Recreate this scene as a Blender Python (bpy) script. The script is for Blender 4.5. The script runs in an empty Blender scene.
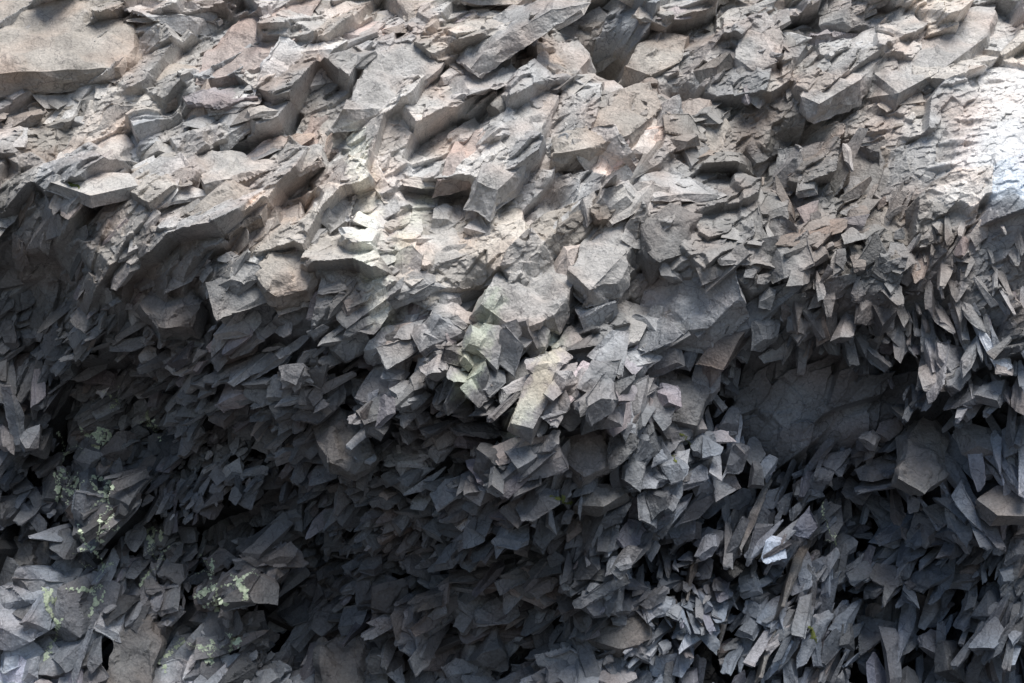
import bpy, bmesh, math, random
import numpy as np
from itertools import combinations
from mathutils import Vector, noise
from mathutils.bvhtree import BVHTree

rng = np.random.default_rng(11)
random.seed(7)
scene = bpy.context.scene
COL = scene.collection

# ------------------------------------------------------------------ camera
LENS = 48.0
CAM = np.array([0.0, -16.0, 1.7])
PITCH = math.radians(12.3)
FW = np.array([0, math.cos(PITCH), math.sin(PITCH)])
UP = np.array([0, -math.sin(PITCH), math.cos(PITCH)])
K = 36.0 / LENS / 1024.0
cam_d = bpy.data.cameras.new("camera"); cam = bpy.data.objects.new("camera", cam_d); COL.objects.link(cam)
cam_d.lens = LENS; cam_d.sensor_width = 36; cam_d.clip_end = 3000
cam.location = CAM; cam.rotation_euler = (math.pi/2 + PITCH, 0, 0)
scene.camera = cam

def ray(px, py):
    d = FW + np.array([1.0, 0, 0]) * (px - 512) * K + UP * (341.5 - py) * K
    return d / np.linalg.norm(d)
def project(P):
    r = np.asarray(P) - CAM
    f = r @ FW
    return 512 + r[..., 0] / f / K, 341.5 - (r @ UP) / f / K

# ------------------------------------------------------------------ fields measured over the wall
def catmull(p0, p1, p2, p3, t):
    return 0.5*((2*p1)+(-p0+p2)*t+(2*p0-5*p1+4*p2-p3)*t*t+(-p0+3*p1-3*p2+p3)*t*t*t)
def field(G, u, v):
    G = np.asarray(G, float)
    u = np.clip(np.asarray(u, float)/128.0, 0, 7.9999); v = np.clip(np.asarray(v, float)/100.0, 0, 6.9999)
    iu = u.astype(int); iv = v.astype(int); fu = u-iu; fv = v-iv
    def g(r, c): return G[np.clip(r, 0, 7), np.clip(c, 0, 8)]
    rows = []
    for k in (-1, 0, 1, 2):
        rows.append(catmull(g(iv+k, iu-1), g(iv+k, iu), g(iv+k, iu+1), g(iv+k, iu+2), fu))
    return catmull(*rows, fv)

OUT = [[-1.1,-1.0,-0.9,-0.9,-1.0,-1.4,-1.2,-0.9,-1.0],
       [-0.5,-0.4,-0.3,-0.3,-0.4,-0.3,-0.8,-0.4,-0.2],
       [ 0.1, 0.4, 0.3, 0.2, 0.1, 0.2, 0.0, 0.1, 0.8],
       [-0.8, 0.2, 0.8, 0.7, 0.5, 0.5, 0.5, 0.3, 0.65],
       [-1.4,-1.1,-0.3, 0.4, 0.9, 0.5,-0.7,-0.4, 0.2],
       [-1.6,-1.7,-1.3,-0.7, 0.2,-0.2,-1.0,-1.0,-0.4],
       [-1.5,-1.9,-1.7,-1.3,-0.7,-0.6,-0.9,-1.3,-1.0],
       [-1.4,-1.7,-1.7,-1.6,-1.2,-1.0,-1.2,-1.4,-1.3]]
SIZE = [[.60,.56,.52,.60,.56,.46,.40,.44,.52],
        [.42,.44,.46,.60,.58,.50,.34,.38,.42],
        [.24,.32,.40,.50,.54,.46,.28,.26,.22],
        [.18,.22,.26,.30,.42,.40,.24,.22,.24],
        [.20,.16,.18,.21,.24,.28,.22,.22,.24],
        [.26,.18,.17,.17,.18,.22,.18,.22,.26],
        [.36,.25,.19,.17,.18,.22,.19,.24,.28],
        [.46,.38,.30,.24,.23,.25,.22,.26,.30]]
ANG = [[20, 25, 32, 38, 40, 35, 40, 35, 30],
       [15, 15, 25, 38, 42, 38, 50, 42, 35],
       [25, 20, 25, 40, 42, 38, 55, 55, 80],
       [60, 40, 30, 25, 35, 35, 40, 75, 88],
       [70, 60, 40, 30, 30, 40, 50, 78, 84],
       [65, 60, 40, 20, 35, 45, 60, 66, 75],
       [58, 58, 42, 25, 40, 55, 68, 64, 68],
       [50, 50, 45, 40, 45, 55, 68, 65, 70]]
NZ = [[.7,.7,.7,.7,.7,.6,.6,.8,.9],
      [.7,.75,.75,.75,.75,.75,.5,.8,1.],
      [.5,.65,.65,.7,.65,.65,.5,.5,.5],
      [.35,.5,.55,.6,.6,.6,.45,.4,.4],
      [.4,.4,.5,.5,.6,.5,.2,.3,.4],
      [.45,.5,.5,.5,.5,.45,.3,.35,.35],
      [.45,.5,.5,.5,.5,.45,.3,.35,.35],
      [.45,.45,.5,.5,.45,.45,.35,.35,.35]]
TONE = [[.43,.43,.45,.46,.45,.37,.38,.50,.58],  # rock tone by zone, with overhang and crevice shade and low haze painted in
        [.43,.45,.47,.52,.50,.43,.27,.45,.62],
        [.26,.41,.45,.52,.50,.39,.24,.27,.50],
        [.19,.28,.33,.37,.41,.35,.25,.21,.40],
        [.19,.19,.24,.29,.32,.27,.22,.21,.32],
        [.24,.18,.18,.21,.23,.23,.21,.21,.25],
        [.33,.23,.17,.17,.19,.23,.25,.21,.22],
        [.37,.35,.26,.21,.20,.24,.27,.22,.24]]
COLP = [[.05,.05,.05,.05,.05,.1,.1,.05,.05],
        [.1,.05,.05,.05,.05,.05,.15,.15,.05],
        [.3,.15,.1,.05,.05,.1,.25,.4,.75],
        [.4,.3,.25,.2,.15,.15,.3,.7,.85],
        [.45,.45,.4,.35,.25,.2,.3,.7,.8],
        [.4,.5,.5,.45,.4,.35,.55,.65,.75],
        [.25,.4,.45,.45,.4,.4,.7,.65,.65],
        [.15,.2,.3,.35,.4,.4,.65,.6,.6]]
HOLES = [(612, 12, 32, 1.5), (770, 152, 18, .8), (808, 128, 18, .8), (822, 398, 80, .18), (905, 520, 45, .6), (895, 380, 20, .2),
         (480, 308, 20, .4), (350, 380, 30, .6), (470, 470, 26, .6), (240, 450, 40, .55), (120, 400, 45, .5), (585, 395, 18, .3),
         (160, 95, 18, .45), (690, 70, 18, .55), (200, 330, 22, .5), (420, 540, 40, .55), (60, 275, 30, .4), (980, 600, 35, .5), (520, 640, 35, .45), (555, 205, 14, .3), (300, 215, 14, .3), (655, 545, 24, .45), (300, 560, 30, .45), (940, 340, 18, .3)]

def plane_uv(x, z):
    return project(np.stack([x, np.zeros_like(x), z], -1))
def facet(x, z, cell, aspect, ang, amp, slope, bias, seed, soft=.0):
    r = np.random.default_rng(seed)
    ca, sa = math.cos(ang), math.sin(ang)
    p = (x*ca+z*sa)/(cell*aspect); q = (-x*sa+z*ca)/cell
    M = 128
    jx, jy, off, gx, gy = r.random((M, M)), r.random((M, M)), r.normal(0, 1, (M, M)), r.normal(0, 1, (M, M)), r.normal(0, 1, (M, M))
    ip = np.floor(p).astype(int); iq = np.floor(q).astype(int)
    b1 = np.full(x.shape, 1e9); b2 = np.full(x.shape, 1e9); h1 = np.zeros(x.shape); h2 = np.zeros(x.shape); cid = np.zeros(x.shape, int)
    gp = np.zeros(x.shape); gq = np.zeros(x.shape)
    for a in (-1, 0, 1):
        for b in (-1, 0, 1):
            i = (ip+a) % M; j = (iq+b) % M
            dx = p-(ip+a+jx[i, j]); dy = q-(iq+b+jy[i, j])
            d = np.abs(dx)+np.abs(dy)+.35*(dx*dx+dy*dy)
            hh = amp*off[i, j]+slope*cell*(gx[i, j]*dx+(gy[i, j]+bias)*dy)
            k = d < b1; m = (~k) & (d < b2)
            b2[k] = b1[k]; h2[k] = h1[k]
            b1[k] = d[k]; h1[k] = hh[k]; cid[k] = (i*M+j)[k]
            b2[m] = d[m]; h2[m] = hh[m]
            gp[k] = (slope*gx[i, j]/aspect)[k]; gq[k] = (slope*(gy[i, j]+bias))[k]
    if soft > 0:
        w = .5+.5*np.clip((b2-b1)/soft, 0, 1); h1 = h1*w+h2*(1-w)
    return h1, cid, gp*ca-gq*sa, gp*sa+gq*ca
def white_w(u, v, g=0):       # how far a place belongs to the smooth whitish face at the right edge
    u = np.asarray(u, float); v = np.asarray(v, float)
    a = (u-(914-g+.5*(212-v)+8*np.sin(v*.21)+6*np.sin(v*.47)))/20
    b = (222+5*np.sin(u*.12)+3*np.sin(u*.31)-v)/8
    return np.clip(np.minimum(np.minimum(a, b), (v-20+g)/40), 0, 1)
def in_hollow(u, v, k=1.0):
    return ((np.asarray(u)-820)/(84*k))**2+((np.asarray(v)-402)/(45*k))**2 < 1
def broad(x, z):
    u, v = plane_uv(x, z)
    o = field(OUT, u, v) + np.minimum(v, 0)*.009
    for (hx, hy, r, d) in HOLES:
        o = o - d*np.exp(-((u-hx)**2+(v-hy)**2)/(r*r))
    return -o, u, v
def relief(x, z):             # world y of the cliff's broad form, with its large broken blocks
    x = np.atleast_1d(np.asarray(x, float)); z = np.atleast_1d(np.asarray(z, float))
    y, u, v = broad(x, z)
    f, cid, fx, fz = facet(x, z, .9, 1.5, .7, .11, .27, .8, 1, .08)
    calm = 1-.97*np.clip((u-880)/40, 0, 1)*np.clip((v-10)/40, 0, 1)*np.clip((290-v)/50, 0, 1)
    calm = calm*(1-.85*np.exp(-(((u-820)/88)**2+((v-402)/50)**2)**2))*(1+.7*np.clip((v-330)/80, 0, 1))
    return y + f*calm, cid, fx*calm, fz*calm
def at(px, py):
    d = ray(px, py); y = 0.0
    for _ in range(14):
        P = CAM + d*((y-CAM[1])/d[1])
        y = 0.6*y + 0.4*float(relief(P[0], P[2])[0][0])
    return P

# ------------------------------------------------------------------ materials
def rock_material():
    m = bpy.data.materials.new("basalt"); m.use_nodes = True
    nt = m.node_tree; N = nt.nodes; L = nt.links
    bs = N["Principled BSDF"]
    geo = N.new("ShaderNodeNewGeometry")
    att = N.new("ShaderNodeAttribute"); att.attribute_name = "tint"
    def tex(scale, detail=6, rough=.6):
        t = N.new("ShaderNodeTexNoise"); t.inputs["Scale"].default_value = scale; t.inputs["Detail"].default_value = detail
        t.inputs["Roughness"].default_value = rough
        L.new(geo.outputs["Position"], t.inputs["Vector"]); return t
    def ramp(src, a, b, ca, cb):
        r = N.new("ShaderNodeValToRGB"); r.color_ramp.elements[0].position = a; r.color_ramp.elements[1].position = b
        r.color_ramp.elements[0].color = ca; r.color_ramp.elements[1].color = cb
        L.new(src, r.inputs[0]); return r
    def mix(a, b):
        x = N.new("ShaderNodeMix"); x.data_type = 'RGBA'; x.blend_type = 'MULTIPLY'; x.inputs[0].default_value = 1.0
        L.new(a, x.inputs[6]); L.new(b, x.inputs[7])
        return x.outputs[2]
    n1 = tex(2.4, 3, .55); n2 = tex(32, 4, .75); n3 = tex(1.5, 1, .5)
    c = mix(att.outputs["Color"], ramp(n1.outputs[0], .32, .68, (.76,.755,.75,1), (1.19,1.19,1.19,1)).outputs[0])
    c = mix(c, ramp(n2.outputs[0], .3, .72, (.68,.68,.68,1), (1.26,1.26,1.26,1)).outputs[0])
    c = mix(c, ramp(n3.outputs[0], .44, .70, (1,1,1,1), (1.08,.95,.885,1)).outputs[0])
    # hairline cracks
    sc = N.new("ShaderNodeVectorMath"); sc.operation = 'MULTIPLY_ADD'; sc.inputs[1].default_value = (.5, .5, .5)
    L.new(n1.outputs["Color"], sc.inputs[0]); L.new(geo.outputs["Position"], sc.inputs[2])
    vo = N.new("ShaderNodeTexVoronoi"); vo.feature = 'DISTANCE_TO_EDGE'; vo.inputs["Scale"].default_value = 2.7
    L.new(sc.outputs[0], vo.inputs["Vector"])
    c = mix(c, ramp(vo.outputs["Distance"], 0.0, .016, (.5,.5,.52,1), (1,1,1,1)).outputs[0])
    L.new(c, bs.inputs["Base Color"])
    bs.inputs["Roughness"].default_value = .48
    bs.inputs["Specular IOR Level"].default_value = .5
    def bump(h, dist, strength, prev=None):
        b = N.new("ShaderNodeBump"); b.inputs["Distance"].default_value = dist; b.inputs["Strength"].default_value = strength
        L.new(h, b.inputs["Height"])
        if prev: L.new(prev, b.inputs["Normal"])
        return b.outputs[0]
    n5 = tex(8, 2, .5)
    b = bump(n5.outputs[0], .05, .42)
    b = bump(n2.outputs[0], .02, .75, b)
    L.new(b, bs.inputs["Normal"])
    return m
ROCK = rock_material()
def simple_mat(name, c0, c1, scale, rough=.9):
    m = bpy.data.materials.new(name); m.use_nodes = True; nt = m.node_tree
    bs = nt.nodes["Principled BSDF"]; bs.inputs["Roughness"].default_value = rough
    g = nt.nodes.new("ShaderNodeNewGeometry"); t = nt.nodes.new("ShaderNodeTexNoise"); t.inputs["Scale"].default_value = scale; t.inputs["Detail"].default_value = 3
    r = nt.nodes.new("ShaderNodeValToRGB"); r.color_ramp.elements[0].position = .35; r.color_ramp.elements[1].position = .65
    r.color_ramp.elements[0].color = (*c0, 1); r.color_ramp.elements[1].color = (*c1, 1)
    nt.links.new(g.outputs["Position"], t.inputs["Vector"]); nt.links.new(t.outputs[0], r.inputs[0]); nt.links.new(r.outputs[0], bs.inputs["Base Color"])
    return m
LICHEN = simple_mat("lichen", (.48,.58,.40), (.76,.83,.64), 26)
MOSS = simple_mat("moss", (.07,.09,.02), (.15,.17,.045), 20)
BEACH = simple_mat("black_pebbles", (.025,.025,.028), (.07,.07,.075), 14)

# pale mineral stains run down the rock: colour of the stone itself, by place on the cliff
STAINS = [([(492,306),(478,345),(464,390)], 16, (.45,.49,.41), .85), ([(556,340),(540,385),(514,430)], 12, (.52,.54,.47), .8),
          ([(356,140),(366,185),(368,225),(370,255),(380,315)], 15, (.80,.81,.74), .95), ([(425,200),(398,258)], 12, (.70,.71,.63), .7)]
STAINS = [([tuple(at(*q)) for q in line], r*12/1024, c, k) for line, r, c, k in STAINS]
def vnoise(P, s):
    return np.sin(P[:, 0]*s*1.7+1.3*np.sin(P[:, 2]*s*1.1))*np.sin(P[:, 2]*s*1.3+1.7*np.sin(P[:, 0]*s*.9))
def stain(P, tint):
    T = np.array(np.broadcast_to(tint, (len(P), 3)), float)
    for line, r, c, k in STAINS:
        q = np.array(line)[:, [0, 2]]; X = P[:, [0, 2]]; best = np.full(len(P), 9.0)
        for a, b in zip(q[:-1], q[1:]):
            t = np.clip(((X-a)@(b-a))/((b-a)@(b-a)), 0, 1); best = np.minimum(best, np.linalg.norm(X-(a+t[:, None]*(b-a)), axis=1))
        w = np.clip(1.6*(1-best/r)+.55*vnoise(P, 14)+.3*vnoise(P, 37), 0, 1)*k*(best < 1.6*r)
        T = T*(1-w[:, None])+np.array(c)*w[:, None]
    return T

def mesh_obj(name, V, F, mat, tint=None, loc=None):
    me = bpy.data.meshes.new(name)
    V = np.asarray(V, np.float32); F = np.asarray(F, np.int32); n = F.shape[1]
    me.vertices.add(len(V)); me.vertices.foreach_set("co", V.ravel())
    me.loops.add(F.size); me.loops.foreach_set("vertex_index", F.ravel())
    me.polygons.add(len(F)); me.polygons.foreach_set("loop_start", np.arange(0, F.size, n, dtype=np.int32))
    me.update(calc_edges=True)
    if tint is not None:
        a = me.color_attributes.new("tint", 'FLOAT_COLOR', 'POINT')
        c = np.ones((len(V), 4), np.float32); c[:, :3] = stain(V+(0 if loc is None else np.asarray(loc)), tint)
        a.data.foreach_set("color", c.ravel())
    me.materials.append(mat)
    me.polygons.foreach_set("use_smooth", np.zeros(len(F), bool))
    o = bpy.data.objects.new(name, me); COL.objects.link(o)
    if loc is not None: o.location = loc
    return o

# ------------------------------------------------------------------ cliff body : faceted sheet
NX, NZZ = 1261, 901
gx_, gz_ = np.meshgrid(np.linspace(-8.2, 8.2, NX), np.linspace(-0.3, 11.4, NZZ))
gy_ = relief(gx_, gz_)[0]
uu, vv = plane_uv(gx_, gz_)
ww = white_w(uu, vv); hol = np.exp(-(((uu-820)/86)**2+((vv-402)/47)**2)**2)
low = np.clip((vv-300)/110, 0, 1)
f2, id2, _, _ = facet(gx_, gz_, .62, 1.6, .80, .08, .31, .5, 2, .06)
f3, id3, _, _ = facet(gx_, gz_, .24, 1.5, .90, .014, .24, .4, 3, .10)
f4 = facet(gx_, gz_, .075, 1.4, .5, .005, .20, .4, 4, .15)[0]
gy_ = gy_ + f2*(1-.92*ww)*(1-.45*hol) + f3*(1-.75*ww)*(1-.6*hol) + f4*(1-.5*hol) + (-.02 + .46*low*(1-hol)) - .09*ww
V = np.stack([gx_, gy_, gz_], -1).reshape(-1, 3)
idx = np.arange(NX*NZZ).reshape(NZZ, NX)
F = np.stack([idx[:-1, :-1], idx[:-1, 1:], idx[1:, 1:], idx[1:, :-1]], -1).reshape(-1, 4)
idc = idx[::3, ::3]
FC = np.stack([idc[:-1, :-1], idc[:-1, 1:], idc[1:, 1:], idc[1:, :-1]], -1).reshape(-1, 4)
tb = np.random.default_rng(9)
t2, t3, th_ = tb.normal(0, .11, 16384), tb.normal(0, .09, 16384), tb.normal(0, 1, 16384)
tn = field(TONE, uu, vv)*(.98-.85*low*(1-hol)+.35*hol)*np.exp((t2[id2]+t3[id3])*(1-ww))  # lower base darkened: crevice shade painted into the rock colour
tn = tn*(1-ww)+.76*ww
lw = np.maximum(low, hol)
hue = np.stack([1.01+.03*th_[id2]*(1-lw)-.08*lw, np.ones_like(tn)*.995, .975-.035*th_[id2]*(1-lw)+.12*lw], -1)  # lower rock and hollow shifted to blue, haze painted into the colour
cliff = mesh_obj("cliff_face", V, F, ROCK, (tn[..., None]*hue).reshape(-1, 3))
cliff["kind"] = "structure"; cliff["label"] = "solid fractured basalt cliff face, smooth and whitish at the right edge"; cliff["category"] = "cliff"

# ------------------------------------------------------------------ rock templates
def hull_from_planes(N, D):
    N = np.asarray(N, float); N /= np.linalg.norm(N, axis=1)[:, None]; D = np.asarray(D, float)
    pts = []
    for i, j, k in combinations(range(len(N)), 3):
        A = N[[i, j, k]]
        if abs(np.linalg.det(A)) < 1e-3: continue
        x = np.linalg.solve(A, D[[i, j, k]])
        if (N@x <= D+1e-7).all(): pts.append(x)
    P = np.array(pts); lo, hi = P.min(0), P.max(0)
    P = (P-(lo+hi)/2)/((hi-lo)/2)
    return np.unique(np.round(P, 4), axis=0)
U = rng.uniform
def planes(kind):
    N, D = [], []
    if kind == 'slab':
        k = rng.choice([3, 4, 4, 5]); a0 = U(0, 6.28)
        for i in range(k):
            a = a0+6.283*i/k+U(-.45, .45); N.append((math.cos(a), math.sin(a), U(-.8, .8))); D.append(U(.5, 1))
        for i in range(rng.integers(2, 4)): N.append((U(-.5, .5), U(-.5, .5), 1)); D.append(U(.45, .75))
        for i in range(2): N.append((U(-.4, .4), U(-.4, .4), -1)); D.append(U(.4, .8))
        for s in ((1,0,0),(-1,0,0),(0,1,0),(0,-1,0)): N.append(s); D.append(1.5)
    elif kind == 'shard':
        k = rng.integers(3, 5); a0 = U(0, 6.28)
        for i in range(k):
            a = a0+6.283*i/k+U(-.35, .35); N.append((U(-.32, .32), math.cos(a), math.sin(a))); D.append(U(.35, .55))
        for s in (-1, 1):
            for i in range(2): N.append((s, U(-2.0, 2.0), U(-2.0, 2.0))); D.append(U(.6, 1.1))
            N.append((s, 0, 0)); D.append(1.6)
    else:
        for i in range(8):
            v = rng.normal(0, 1, 3); N.append(tuple(v)); D.append(U(.45, 1))
        for s in ((1,0,0),(-1,0,0),(0,1,0),(0,-1,0),(0,0,1),(0,0,-1)): N.append(s); D.append(1.0)
    return N, D
def hull_bm(P):
    bm = bmesh.new()
    for p in P: bm.verts.new(p)
    bmesh.ops.convex_hull(bm, input=bm.verts)
    bmesh.ops.delete(bm, geom=[v for v in bm.verts if not v.link_faces], context='VERTS')
    bmesh.ops.triangulate(bm, faces=bm.faces[:])
    bmesh.ops.recalc_face_normals(bm, faces=bm.faces[:])
    return bm
def arr(b):
    b.verts.index_update()
    return (np.array([v.co[:] for v in b.verts]), np.array([[v.index for v in f.verts] for f in b.faces]))
def make_template(kind):
    bm = hull_bm(hull_from_planes(*planes(kind)))
    lo = arr(bm)
    bmesh.ops.subdivide_edges(bm, edges=bm.edges[:], cuts=2, use_grid_fill=True)
    bmesh.ops.triangulate(bm, faces=bm.faces[:])
    bm.normal_update()
    off = Vector((U(-50, 50), U(-50, 50), U(-50, 50)))
    new = [v.co+v.normal*(noise.noise(v.co*1.5+off)*.15+noise.noise(v.co*3.7+off)*.10) for v in bm.verts]
    for v, q in zip(bm.verts, new): v.co = q
    hi = arr(bm); bm.free()
    return lo, hi
TPL = {k: [make_template(k) for _ in range(n)] for k, n in (('slab', 60), ('shard', 50), ('block', 36))}
def chip(co, sc, amp, off):
    q0 = co*sc+off
    d, pts = noise.voronoi(q0)
    def val(q):
        h = noise.cell_vector(q*7.31); r = q0-q
        return -amp*abs(h.x) + amp*1.2*(h.y*r.x+h.z*r.y)
    w = min(1.0, (d[1]-d[0])/.2)
    a, b = val(pts[0]), val(pts[1])
    return a*(.5+.5*w)+b*(.5-.5*w)
def refine(Vm, Fm, rough=1.0, div=24):
    # broken surface in true scale: facets of 30 cm and 10 cm on the big planes
    bm = bmesh.new(); vs = [bm.verts.new(v) for v in Vm]
    for f in Fm: bm.faces.new([vs[k] for k in f])
    ext = float((Vm.max(0)-Vm.min(0)).max()); L = max(.038, ext/div)
    for _ in range(6):
        ed = [e for e in bm.edges if e.calc_length() > L]
        if not ed: break
        bmesh.ops.subdivide_edges(bm, edges=ed, cuts=1)
        bmesh.ops.triangulate(bm, faces=[f for f in bm.faces if len(f.verts) > 3])
    bm.normal_update()
    off = Vector((U(-50, 50), U(-50, 50), U(-50, 50)))
    k = min(1.0, ext/.8)*rough
    new = []
    for v in bm.verts:
        n = k*(noise.noise(v.co*2.2+off)*.055+chip(v.co, 3.0, .06, off)+chip(v.co, 8.0, .014, off)+noise.noise(v.co*14+off)*.005)
        new.append(v.co+v.normal*n)
    for v, q in zip(bm.verts, new): v.co = q
    r = arr(bm); bm.free(); return r

# ------------------------------------------------------------------ landmark rocks
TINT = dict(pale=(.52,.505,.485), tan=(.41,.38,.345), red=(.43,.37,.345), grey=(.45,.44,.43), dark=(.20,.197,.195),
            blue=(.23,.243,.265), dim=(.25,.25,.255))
S = 12/1024.
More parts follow.
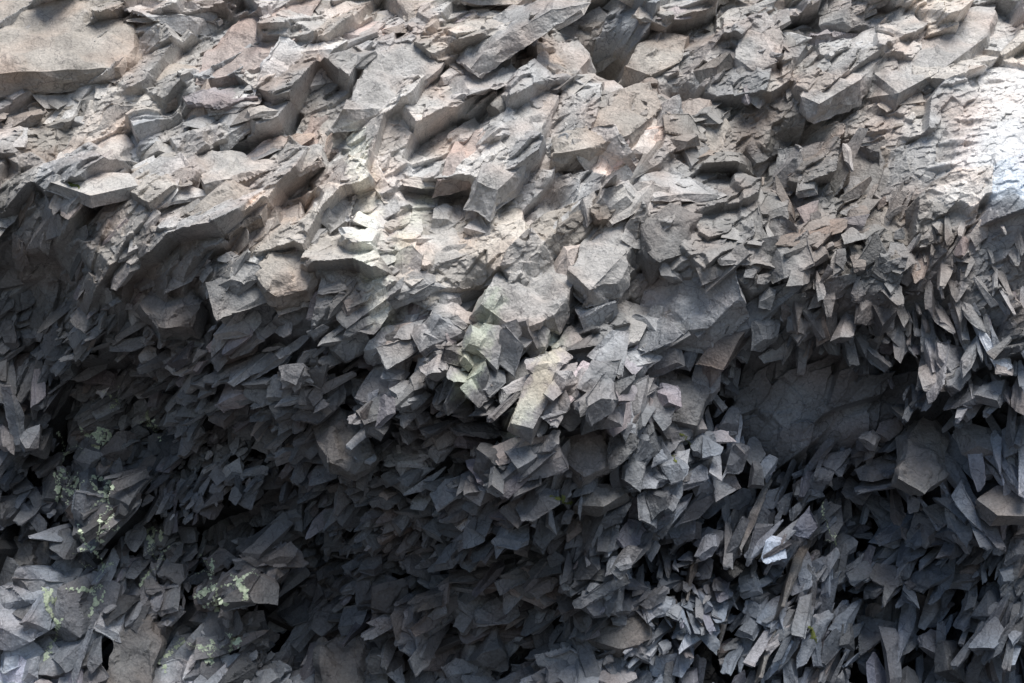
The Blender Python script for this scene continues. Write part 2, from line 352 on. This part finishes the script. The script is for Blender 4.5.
# kind, px, py, w, h, angle, nx, nz, tint, label, short reference, outline
LM = [
('slab', 62,28,150,74,-5,.1,.6,'tan','broad smooth brownish slab filling the top left corner','the brown top left corner slab',[(-20,-25),(128,-25),(134,38),(118,62),(60,54),(-20,72)]),
('slab',250,35,130,80,28,-.1,.6,'red','large dusky purple grey slab leaning right at the top edge','the large purple grey top slab',[(192,80),(203,46),(250,0),(325,-14),(302,32),(262,64)]),
('slab',168,70,62,34,8,0,.6,'tan','tan wedge of rock between the two big top left slabs','the tan top left wedge',[(138,78),(146,58),(178,52),(200,66),(188,84),(156,88)]),
('slab',108,140,112,46,6,.1,.8,'pale','long pale flat slab near the upper left edge','the long pale upper left slab',[(50,160),(72,128),(130,117),(160,124),(140,152),(90,168)]),
('slab',92,178,84,30,-4,.1,.8,'pale','narrow pale ledge slab just under the long upper left slab','the narrow pale left ledge',[(48,180),(80,168),(130,172),(138,184),(90,194)]),
('block',222,200,88,54,18,-.1,.5,'tan','tan rough faced block jutting out in the upper left part','the jutting tan block',[(178,215),(196,188),(232,172),(268,184),(262,212),(225,228)]),
('slab',330,115,72,60,48,.2,.6,'red','reddish slab tilted right in the upper middle','the reddish upper slab',[(292,142),(316,100),(352,84),(366,106),(340,142)]),
('slab',402,58,110,58,36,.1,.6,'grey','smooth grey slab slanting up right under the top edge','the slanting grey top slab',[(340,98),(370,50),(430,20),(466,26),(442,62),(392,98)]),
('slab',440,197,78,56,-25,-.1,.85,'pale','pale kite shaped slab standing out in the upper centre','the pale kite shaped slab',[(402,192),(430,178),(458,168),(480,196),(462,212),(438,224),(413,218)]),
('slab',438,244,92,44,20,.1,.75,'pale','bright flat slab lying below the pale kite shaped slab','the bright slab below the kite',[(388,264),(408,240),(452,222),(486,226),(470,250),(428,266)]),
('slab',606,112,116,66,22,-.15,.7,'tan','thick tan stepped block jutting out right of upper centre','the thick tan stepped block',[(553,126),(600,92),(650,78),(664,98),(630,126),(590,142),(553,147)]),
('block',655,44,78,52,10,.1,.45,'tan','brown rock beside the dark hollow at the top edge','the brown top edge rock',[(624,58),(636,34),(664,22),(690,34),(684,58),(652,70)]),
('slab',516,128,80,92,50,.15,.65,'grey','steep grey slab left of the thick tan block','the steep grey upper slab',[(476,172),(498,110),(540,76),(560,94),(532,152),(500,180)]),
('slab',606,246,76,80,48,.1,.5,'grey','big clean grey slab in the middle of the cliff','the big clean grey middle slab',[(568,264),(588,222),(634,204),(644,232),(622,274),(590,288)]),
('slab',530,288,100,72,35,-.1,.5,'grey','broad shield shaped grey slab at the cliff centre','the shield shaped centre slab',[(480,302),(498,268),(560,250),(580,272),(556,314),(515,327)]),
('slab',600,324,108,60,25,.05,.5,'grey','smooth grey slab right of the cliff centre','the smooth right of centre slab',[(542,362),(568,322),(622,288),(655,298),(642,336),(600,354)]),
('block',668,228,70,60,10,.2,.3,'dark','dark brown cracked block right of the clean middle slab','the dark cracked block',[(640,212),(672,200),(702,214),(698,246),(662,258),(642,240)]),
('block',716,142,46,60,60,.2,.35,'tan','upright brown block beside the dark upper right crevice','the upright brown block',[(698,164),(702,126),(722,110),(740,128),(732,162),(712,174)]),
('block',760,36,60,56,60,-.2,.5,'grey','square edged grey block near the top, right of the dark hollow','the square edged top block',[(734,54),(740,18),(766,6),(790,26),(780,58),(756,66)]),
('slab',846,54,100,70,40,-.1,.75,'grey','pale sloping slab in the upper right','the pale sloping upper right slab',[(798,84),(826,40),(880,16),(896,36),(862,76),(820,94)]),
('slab',934,38,110,90,25,-.1,.75,'grey','broad pale slab high in the top right part','the broad pale top right slab',[(876,62),(915,8),(1000,-14),(990,32),(940,68),(900,86)]),
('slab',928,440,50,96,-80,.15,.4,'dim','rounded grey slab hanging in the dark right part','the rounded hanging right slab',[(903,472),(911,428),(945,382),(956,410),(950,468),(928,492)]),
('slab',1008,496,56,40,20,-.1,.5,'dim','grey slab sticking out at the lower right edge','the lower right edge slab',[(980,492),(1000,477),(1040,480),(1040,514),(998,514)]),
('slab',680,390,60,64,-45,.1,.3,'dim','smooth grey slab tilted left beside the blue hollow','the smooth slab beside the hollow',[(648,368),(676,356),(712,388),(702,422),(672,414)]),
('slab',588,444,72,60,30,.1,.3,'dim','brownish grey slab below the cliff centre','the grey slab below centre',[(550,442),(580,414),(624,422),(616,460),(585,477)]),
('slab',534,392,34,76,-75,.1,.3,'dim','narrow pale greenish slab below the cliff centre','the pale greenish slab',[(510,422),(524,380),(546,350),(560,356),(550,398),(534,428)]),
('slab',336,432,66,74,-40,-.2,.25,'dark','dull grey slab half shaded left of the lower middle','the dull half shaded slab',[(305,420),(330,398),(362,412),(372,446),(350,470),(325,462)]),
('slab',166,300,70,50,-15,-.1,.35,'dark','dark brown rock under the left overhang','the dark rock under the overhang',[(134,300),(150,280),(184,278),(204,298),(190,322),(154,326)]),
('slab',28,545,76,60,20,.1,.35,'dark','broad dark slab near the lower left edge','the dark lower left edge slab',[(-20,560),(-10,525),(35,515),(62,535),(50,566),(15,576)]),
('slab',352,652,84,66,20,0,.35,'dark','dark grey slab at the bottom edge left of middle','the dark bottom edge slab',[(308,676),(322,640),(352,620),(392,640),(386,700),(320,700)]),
('shard',728,612,14,66,70,.1,.5,'dim','thin pale upright splinter near the bottom right of centre','the thin pale splinter',[(717,648),(723,610),(735,582),(739,586),(729,620),(720,650)]),
('shard',756,512,12,74,62,.1,.5,'dim','slender leaning splinter above the thin pale one','the slender leaning splinter',[(739,548),(750,510),(770,474),(773,480),(757,520),(742,552)]),
('slab',622,630,68,40,-5,.1,.5,'dark','flat topped grey rock at the bottom right of centre','the flat topped bottom rock',[(586,632),(612,610),(652,612),(656,634),(622,648)]),
('slab',132,646,60,84,60,.1,.3,'dark','tall grey slab leaning at the bottom left','the tall bottom left slab',[(98,690),(112,640),(146,608),(164,622),(152,680),(130,700)]),
('slab',546,58,90,54,38,0,.65,'grey','grey shelf slab in the top centre','the top centre shelf slab',[(494,92),(520,50),(578,30),(590,50),(556,86)]),
('slab',340,180,56,80,60,.1,.6,'grey','upright slab left of the pale kite shaped slab','the upright slab left of the kite',[(312,206),(322,160),(352,140),(366,160),(352,210),(330,222)]),
('slab',284,262,62,50,20,-.1,.5,'tan','brown block in the left middle of the cliff','the brown left middle block',[(252,272),(266,246),(300,236),(318,258),(304,282),(272,290)]),
('slab',472,146,64,54,45,.1,.65,'red','pinkish slab above the pale kite shaped slab','the pinkish slab above the kite',[(436,174),(455,140),(497,116),(508,138),(480,172)]),
('slab',784,134,56,44,30,.35,.25,'dark','dark angular rock inside the upper right crevice','the dark crevice rock',[(748,146),(766,122),(800,106),(818,116),(790,148),(760,160)]),
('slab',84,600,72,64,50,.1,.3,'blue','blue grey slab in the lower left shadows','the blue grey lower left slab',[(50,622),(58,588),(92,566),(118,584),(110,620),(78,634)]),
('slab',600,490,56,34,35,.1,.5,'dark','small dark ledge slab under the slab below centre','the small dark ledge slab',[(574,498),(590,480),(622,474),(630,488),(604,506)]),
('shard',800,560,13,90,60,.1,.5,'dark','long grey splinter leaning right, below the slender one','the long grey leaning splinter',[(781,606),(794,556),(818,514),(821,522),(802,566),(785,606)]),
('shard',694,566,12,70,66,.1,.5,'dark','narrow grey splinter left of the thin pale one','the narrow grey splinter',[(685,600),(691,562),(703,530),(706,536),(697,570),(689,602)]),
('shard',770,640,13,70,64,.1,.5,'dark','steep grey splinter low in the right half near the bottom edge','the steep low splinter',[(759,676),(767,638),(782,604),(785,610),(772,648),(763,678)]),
]
pieces = []
def frame(n, ang):
    n = np.array(n, float); n /= np.linalg.norm(n)
    x = np.array([math.cos(ang), 0, math.sin(ang)]); x -= n*(x@n); x /= np.linalg.norm(x)
    return np.stack([x, np.cross(n, x), n], 1)
for li, (kind, px, py, w, h, a, nx, nz, tk, lab, short, poly) in enumerate(LM):
    c = at(px, py)
    R = frame((nx, -1, nz), math.radians(a)); n = R[:, 2]
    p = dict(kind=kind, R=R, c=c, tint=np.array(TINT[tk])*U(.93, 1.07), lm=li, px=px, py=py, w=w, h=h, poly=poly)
    lift = .30 if li == 0 else .2 if li == 1 else .13 if kind == 'shard' else .07 if li in (4, 20, 25, 38) else .16 if li == 21 else .13 if py < 300 else .1
    o0 = c+np.array([0, -lift, 0]); pts = []
    th = {'slab': .22, 'block': .34, 'shard': .2}[kind]*(.6+.5*min(w, h)/60)*(.45 if li in (4, 25) else 1)
    front = []
    for (qx, qy) in poly:
        d = ray(qx, qy); P = CAM+d*(((o0-CAM)@n)/(d@n)); front.append(P-n*U(0, .03 if kind == 'shard' or li in (4, 25) else .18))
    cen = np.mean(front, 0)
    pts += front+[cen+(f-cen)*U(.9, 1.3)-n*th*U(.8, 1.2)+np.array([0, .1, 0]) for f in front]
    for _ in range(2): pts.append(cen+(front[int(rng.integers(len(front)))]-cen)*U(.1, .5)+n*U(.01, .05))
    bm = hull_bm([Vector(q-c) for q in pts]); p['mesh'] = arr(bm); bm.free()
    pieces.append(p)
def inside(poly, x, y):
    r = False; j = len(poly)-1
    for i in range(len(poly)):
        (xi, yi), (xj, yj) = poly[i], poly[j]
        if (yi > y) != (yj > y) and x < (xj-xi)*(y-yi)/(yj-yi)+xi: r = not r
        j = i
    return r
def shrink(poly, k):
    cx = sum(q[0] for q in poly)/len(poly); cy = sum(q[1] for q in poly)/len(poly)
    return [(cx+(a-cx)*k, cy+(b-cy)*k) for a, b in poly]
CLEAN = (0, 1, 7, 12, 13, 14, 15, 21, 25)
for p in pieces:
    p['keep'] = shrink(p['poly'], 1.02 if p['lm'] in CLEAN else .92); p['near'] = shrink(p['poly'], 1.35)

# ------------------------------------------------------------------ the rest of the broken rock
NC = 64000
X = rng.uniform(-8, 8, NC); Z = rng.uniform(-.2, 11.2, NC)
UU, VV = plane_uv(X, Z); YY, CID, FX, FZ = relief(X, Z)
e = .12
BX = (broad(X+e, Z)[0]-broad(X-e, Z)[0])/(2*e); BZ = (broad(X, Z+e)[0]-broad(X, Z-e)[0])/(2*e)
GX = np.clip(BX+FX, -.9, .9); GZ = np.clip(BZ+FZ, -.6, 1.2)
PU, PV = project(np.stack([X, YY, Z], -1))
WH = (white_w(PU, PV, 10) > .05) | (white_w(UU, VV, 10) > .05) | in_hollow(PU, PV) | in_hollow(UU, VV)
WH |= ((UU-612)**2+(VV-12)**2 < 22**2)
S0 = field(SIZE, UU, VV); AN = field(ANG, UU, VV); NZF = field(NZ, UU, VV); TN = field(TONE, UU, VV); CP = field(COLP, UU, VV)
tb = np.random.default_rng(5)
c_ang, c_nx, c_nz, c_sz, c_tn = tb.normal(0, 16, 16384), tb.normal(0, .36, 16384), tb.normal(0, .28, 16384), tb.normal(0, .28, 16384), tb.normal(0, .13, 16384)
cnt = 0; NF = 6700
for i in range(NC):
    if cnt >= NF: break
    u, v, k = PU[i], PV[i], CID[i]
    if WH[i]: continue
    s0 = S0[i]*math.exp(c_sz[k])
    if U() > (.14/s0)**1.5: continue
    upper = float(np.clip((380-v)/110, 0, 1))
    if U() < .16*(1-upper)+.68*upper: continue
    s = s0*min(1.5, float(np.exp(rng.normal(-.24, .5+.15*(1-upper)))))
    if v > 330: s = min(s, .32 if (v < 560 or u > 300) else .6)
    if 640 < u < 880 and v > 420: s = min(s, .22)
    if u > 860 and v < 255: s = min(s, .2)
    skip = False; push = 0.0
    for p in pieces[:len(LM)]:
        if abs(u-p['px']) < 120 and abs(v-p['py']) < 120 and inside(p['near'], u, v):
            if inside(p['keep'], u, v):
                if U() < .9 or p['lm'] in CLEAN: skip = True
                else: push = .14; s = min(s, .12)
            else: s = min(s, .3 if p['lm'] != 25 else .16); push = .02 if p['lm'] != 25 else .1
            break
    if skip: continue
    if in_hollow(u, v, 1.35): s = min(s, .2); push += .05
    q = U(); cp = CP[i]
    kind = 'shard' if q < cp else ('slab' if q < cp+(1-cp)*(.74+.06*upper) else 'block')
    right = u > 890 and v > 195
    sliver = 640 < u < 870 and v > 440 and U() < .035
    if sliver: kind = 'shard'
    if kind == 'slab': dims = np.array([s, s*U(.45, .85), s*U(.16, .36)])
    elif kind == 'shard': dims = np.array([s*1.4, s*(U(.24, .48) if right else U(.30, .6)), s*U(.16, .36)])
    else: dims = np.array([s*.9, s*U(.5, .75), s*U(.36, .56)])
    if sliver: dims = np.array([U(.2, .36), U(.03, .055), U(.03, .05)]); push -= .06
    wild = .75 if right else 1.35-.65*upper
    ang = math.radians(AN[i]+c_ang[k]*(.6 if right else 1)+rng.normal(0, 15*wild))
    nz_l = NZF[i]+c_nz[k]; nx_l = c_nx[k]
    nz_u = GZ[i]+.10+.4*c_nz[k]; nx_u = GX[i]+.4*c_nx[k]
    ub = 0 if right else upper*.92
    nz = nz_l+(nz_u-nz_l)*ub+rng.normal(0, .28*(.5+.5*wild)); nx = nx_l+(nx_u-nx_l)*ub+rng.normal(-.03, .42 if right else .34*(.5+.5*wild))
    R = frame((nx, -1, nz), ang)
    push += .3*max(0, s0-s)*(1-.7*upper)
    dep = -dims[2]*U(.3, 1.0) if upper > .5 else U(-.35, .35)*s
    c = np.array([X[i], YY[i], Z[i]]) + R[:, 2]*dep + np.array([0, U(-.08, .04)*upper+U(-.18, .22)*(1-upper)+push, 0])
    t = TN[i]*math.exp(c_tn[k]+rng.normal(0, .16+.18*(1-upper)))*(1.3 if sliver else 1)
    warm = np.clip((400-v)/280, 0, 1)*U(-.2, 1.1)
    haze_blue = np.clip((v-240)/260, 0, 1)*(.55+.25*max(0, 1-u/150) if u < 560 else .55+.65*min(1, (u-560)/140))*U(.5, 1.3)  # blue haze low on the cliff, painted into each piece's colour
    tint = t*np.array([1+.04*warm-.12*haze_blue, 1-.005*warm-.015*haze_blue, 1-.065*warm+.15*haze_blue])
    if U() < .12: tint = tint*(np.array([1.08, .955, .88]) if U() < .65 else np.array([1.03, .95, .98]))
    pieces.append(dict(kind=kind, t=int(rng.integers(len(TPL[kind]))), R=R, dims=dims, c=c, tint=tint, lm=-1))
    cnt += 1
def low_mesh(p):
    if 'mesh' in p: return p['mesh'][0], p['mesh'][1]
    v, f = TPL[p['kind']][p['t']][0]
    return (v*p['dims'])@p['R'].T, f

# ------------------------------------------------------------------ which pieces show largest
Vs, Fs, own = [V], [np.concatenate([FC[:, :3], FC[:, [0, 2, 3]]])], [np.full(2*len(FC), -1)]; n0 = len(V)
for i, p in enumerate(pieces):
    v, f = low_mesh(p)
    Vs.append(v+p['c']); Fs.append(f+n0); n0 += len(v); own.append(np.full(len(f), i))
own = np.concatenate(own)
bvh = BVHTree.FromPolygons(np.concatenate(Vs).tolist(), np.concatenate(Fs).tolist())
hits = np.zeros(len(pieces)); sx = np.zeros(len(pieces)); sy = np.zeros(len(pieces)); nb = 0
co = Vector(CAM)
for py in np.arange(2, 683, 4):
    for px in np.arange(2, 1024, 4):
        loc, nor, k, d = bvh.ray_cast(co, Vector(ray(px, py)))
        if k is not None:
            if own[k] < 0: nb += 1; continue
            hits[own[k]] += 1; sx[own[k]] += px; sy[own[k]] += py
order = [i for i in np.argsort(-hits) if pieces[i]['lm'] < 0][:300-len(LM)]
solo = list(range(len(LM)))+[int(i) for i in order]
solo_set = set(solo)
cxs = sx/np.maximum(hits, 1); cys = sy/np.maximum(hits, 1)

# ------------------------------------------------------------------ stuff mesh
Vs, Fs, Ts = [], [], []; n0 = 0
for i, p in enumerate(pieces):
    if i in solo_set: continue
    v, f = TPL[p['kind']][p['t']][1]
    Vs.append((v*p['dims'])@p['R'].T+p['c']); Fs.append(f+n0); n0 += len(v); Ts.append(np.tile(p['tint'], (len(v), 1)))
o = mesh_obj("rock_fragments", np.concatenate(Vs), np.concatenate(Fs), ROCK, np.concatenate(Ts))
o["kind"] = "stuff"; o["label"] = "thousands of small sharp grey rock fragments packed over the whole cliff"; o["category"] = "rock fragments"

# ------------------------------------------------------------------ individual rocks with labels
ORD = ['nearest', 'second', 'third', 'fourth', 'fifth', 'sixth', 'seventh', 'eighth', 'ninth', 'tenth', 'eleventh', 'twelfth', 'thirteenth', 'fourteenth', 'fifteenth', 'sixteenth']
DIRS = ['right of', 'up right of', 'above', 'up left of', 'left of', 'down left of', 'below', 'down right of']
lab = {}
buckets = {}
for i in order:
    x, y = cxs[i], cys[i]
    j = min(range(len(LM)), key=lambda j: (LM[j][1]-x)**2+(LM[j][2]-y)**2)
    a = math.degrees(math.atan2(-(y-LM[j][2]), x-LM[j][1])) % 360
    d = DIRS[int(((a+22.5) % 360)//45)]
    buckets.setdefault((j, d), []).append((math.hypot(x-LM[j][1], y-LM[j][2]), int(i)))
for (j, d), l in buckets.items():
    l.sort()
    for r, (dist, i) in enumerate(l):
        p = pieces[i]; t = p['tint'].mean()
        tone = 'pale grey' if t > .42 else 'mid grey' if t > .30 else 'dark grey' if t > .18 else 'blackish'
        kw = {'slab': 'slab', 'shard': 'pointed shard', 'block': 'angular block'}[p['kind']]
        lab[i] = f"{tone} {kw}, {ORD[min(r, 15)]} rock {d} {LM[j][10]}"
NAMES = {'slab': 'flat_rock', 'shard': 'rock_shard', 'block': 'angular_rock'}
for i in solo:
    p = pieces[i]
    v, f = low_mesh(p)
    W, f = refine(v, f, .3 if p['kind'] == 'shard' or p['lm'] in (4, 25) else min(1.0, .35+(1 if p['lm'] >= 0 and min(p['w'], p['h']) > 40 else 0 if p['lm'] >= 0 else 2.6*p['dims'][2])))
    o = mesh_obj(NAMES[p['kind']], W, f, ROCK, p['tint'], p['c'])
    o["label"] = LM[i][9] if p['lm'] >= 0 else lab[i]
    o["category"] = "rock"; o["group"] = "broken rock pieces on the cliff face"
print("BASE PIXELS", nb*16, "MINHIT", hits[order[-1]]*16)

# ------------------------------------------------------------------ ground
g = mesh_obj("ground", [(-600,-600,0),(600,-600,0),(600,600,0),(-600,600,0)], [(0,1,2,3)], BEACH)
g["kind"] = "structure"; g["label"] = "black pebble beach at the foot of the cliff"; g["category"] = "beach"

# ------------------------------------------------------------------ lichen and moss, laid on the rock surface
bpy.context.view_layer.update()
dg = bpy.context.evaluated_depsgraph_get()
def hit(px, py):
    ok, loc, nor, fi, ob, mt = scene.ray_cast(dg, Vector(CAM), Vector(ray(px, py)))
    if not ok: return None
    P, n = np.array(loc), np.array(nor)
    if n@(CAM-P) < 0: n = -n
    return P, n
def veins(name, trails, wid, mat, label, cat, group, branch=0, link=.4, fleck=0):
    Vv, Ff = [], []
    trails = [list(t) for t in trails]
    for t in list(trails):
        for _ in range(branch):
            q = np.array(t[int(rng.integers(len(t)))], float); a = U(0, 6.28); b = [tuple(q)]
            for _ in range(int(rng.integers(2, 5))):
                a += rng.normal(0, .8); q = q+np.array([math.cos(a), math.sin(a)])*U(3, 8); b.append(tuple(q))
            trails.append(b)
    for line in trails:
        pts = np.array(line, float)
        dense = []
        for a, b in zip(pts[:-1], pts[1:]):
            n = max(2, int(np.hypot(*(b-a))/1.0))
            for t in np.linspace(0, 1, n, endpoint=False): dense.append(a+(b-a)*t)
        dense.append(pts[-1]); dense = np.array(dense)
        wob = np.cumsum(rng.normal(0, .8, dense.shape), 0); wob -= np.linspace(0, 1, len(wob))[:, None]*wob[-1]
        dense = dense+wob*.7
        prev = None; fat = 1.0
        for q in dense:
            if fleck and U() < fleck*.5: continue
            h = hit(*(q+rng.normal(0, .8 if fleck else .1, 2)))
            if h is None: prev = None; continue
            P, nn = h; b = len(Vv)
            fat = float(np.clip(fat*math.exp(rng.normal(0, .4)), .35, 2.0))
            w = wid*fat
            R = frame(nn, U(0, 6.28))
            for t in range(6):
                a = 6.283*t/6+U(-.4, .4); rr = w*U(.4, 1.5)
                Vv.append(P+nn*.005+R[:, 0]*math.cos(a)*rr+R[:, 1]*math.sin(a)*rr)
            Vv.append(P+nn*(.005+.08*w))
            for t in range(6): Ff.append((b+6, b+t, b+(t+1) % 6))
            if prev is not None and np.linalg.norm(P-prev[1]) < link:
                # a hair-thin runner joins one fleck to the next
                if fleck:
                    t0 = prev[1]; dv = P-t0; L_ = np.linalg.norm(dv)+1e-6; sd = np.cross(dv/L_, nn)*.0025; m = len(Vv)
                    Vv.extend([P+nn*.005+sd, P+nn*.005-sd]); Ff.append((m, m+1, prev[0]+6)); Ff.append((b+6, m, m+1))
                else:
                    Ff.append((b, b+3, prev[0])); Ff.append((b+3, prev[0]+3, prev[0]))
            prev = (b, P)
    if not Ff: return
    Vv = np.array(Vv); c = Vv.mean(0)
    o = mesh_obj(name, Vv-c, Ff, mat); o.location = c
    o["label"] = label; o["category"] = cat; o["group"] = group
LG = "lichen growth on the dark rock"
for trails, wid, br, label in [
    ([[(58,432),(66,452),(62,470),(78,480),(70,494),(58,488)]], .016, 11, 'pale green lichen veins down the dark left rocks, uppermost at left'),
    ([[(98,432),(106,440),(110,434)]], .014, 6, 'small pale green lichen spot above the middle lichen veins'),
    ([[(92,476),(108,482),(104,500),(112,516),(100,522)]], .015, 10, 'pale green lichen veins right of the uppermost left ones'),
    ([[(110,408),(118,402)]], .012, 2, 'tiny lichen speck topmost in the left shadows'),
    ([[(90,548),(102,570),(92,590),(100,602)]], .014, 10, 'mottled green lichen on the blue grey lower left slab'),
    ([[(200,555),(212,572),(208,590),(216,600),(204,606)]], .017, 10, 'pale green lichen clump in the dark lower left hollow'),
    ([[(46,598),(58,630),(46,660)]], .015, 9, 'lichen streak near the bottom left corner'),
    ([[(160,664),(185,640),(204,650),(240,640)]], .015, 10, 'thin lichen line along the bottom edge left part'),
    ([[(148,414),(154,430)]], .014, 4, 'lichen spot beside the dark left overhang shards'),
    ([[(150,540),(160,560),(150,572)]], .014, 8, 'thin lichen vein between the two lower left lichen clumps'),
    ([[(238,582),(248,600)]], .014, 5, 'small lichen spot right of the lower left clump'),
    ([[(822,512),(836,545)]], .008, 3, 'faint lichen spot on the bluish lower right rocks')]:
    veins("lichen_patch", trails, wid, LICHEN, label, "lichen", LG, br, .6, .45)
def zig(x0, y0, x1, y1, w, n): return [(x0+(x1-x0)*i/n+(w if i % 2 else -w)*U(.2, 1), y0+(y1-y0)*i/n+U(-2, 2)) for i in range(n+1)]
for trails, wid, label in [
    ([zig(552,498,570,503,3,5)], .02, 'green moss tuft below the cliff centre'),
    ([zig(682,434,692,446,3,4)], .018, 'olive moss tuft beside the smooth slab near the hollow'),
    ([zig(672,456,676,462,2,3)], .015, 'small moss tuft below the olive one'),
    ([zig(810,628,818,642,3,4)], .015, 'olive moss tuft near the bottom right'),
    ([zig(70,182,80,188,2,4)], .015, 'yellowish moss tuft under the narrow pale left ledge')]:
    veins("moss_tuft", trails, wid, MOSS, label, "moss", "moss tufts on the cliff", 0, 1.0)

# ------------------------------------------------------------------ light
w = bpy.data.worlds.new("World"); scene.world = w; w.use_nodes = True
nt = w.node_tree; bg = nt.nodes["Background"]
sky = nt.nodes.new("ShaderNodeTexSky"); sky.sky_type = 'NISHITA'; sky.sun_disc = False
to_sun = Vector((.22, -.48, .95)).normalized()
sky.sun_elevation = math.asin(to_sun.z); sky.sun_rotation = math.atan2(to_sun.x, to_sun.y)
nt.links.new(sky.outputs[0], bg.inputs[0]); bg.inputs[1].default_value = .095
sd = bpy.data.lights.new("sun", 'SUN'); sd.energy = 5.0; sd.angle = math.radians(34); sd.color = (1, .96, .90)
so = bpy.data.objects.new("sun", sd); COL.objects.link(so); so.rotation_euler = (-to_sun).to_track_quat('-Z', 'Y').to_euler()
scene.view_settings.view_transform = 'Standard'; scene.view_settings.look = 'None'; scene.view_settings.exposure = 0
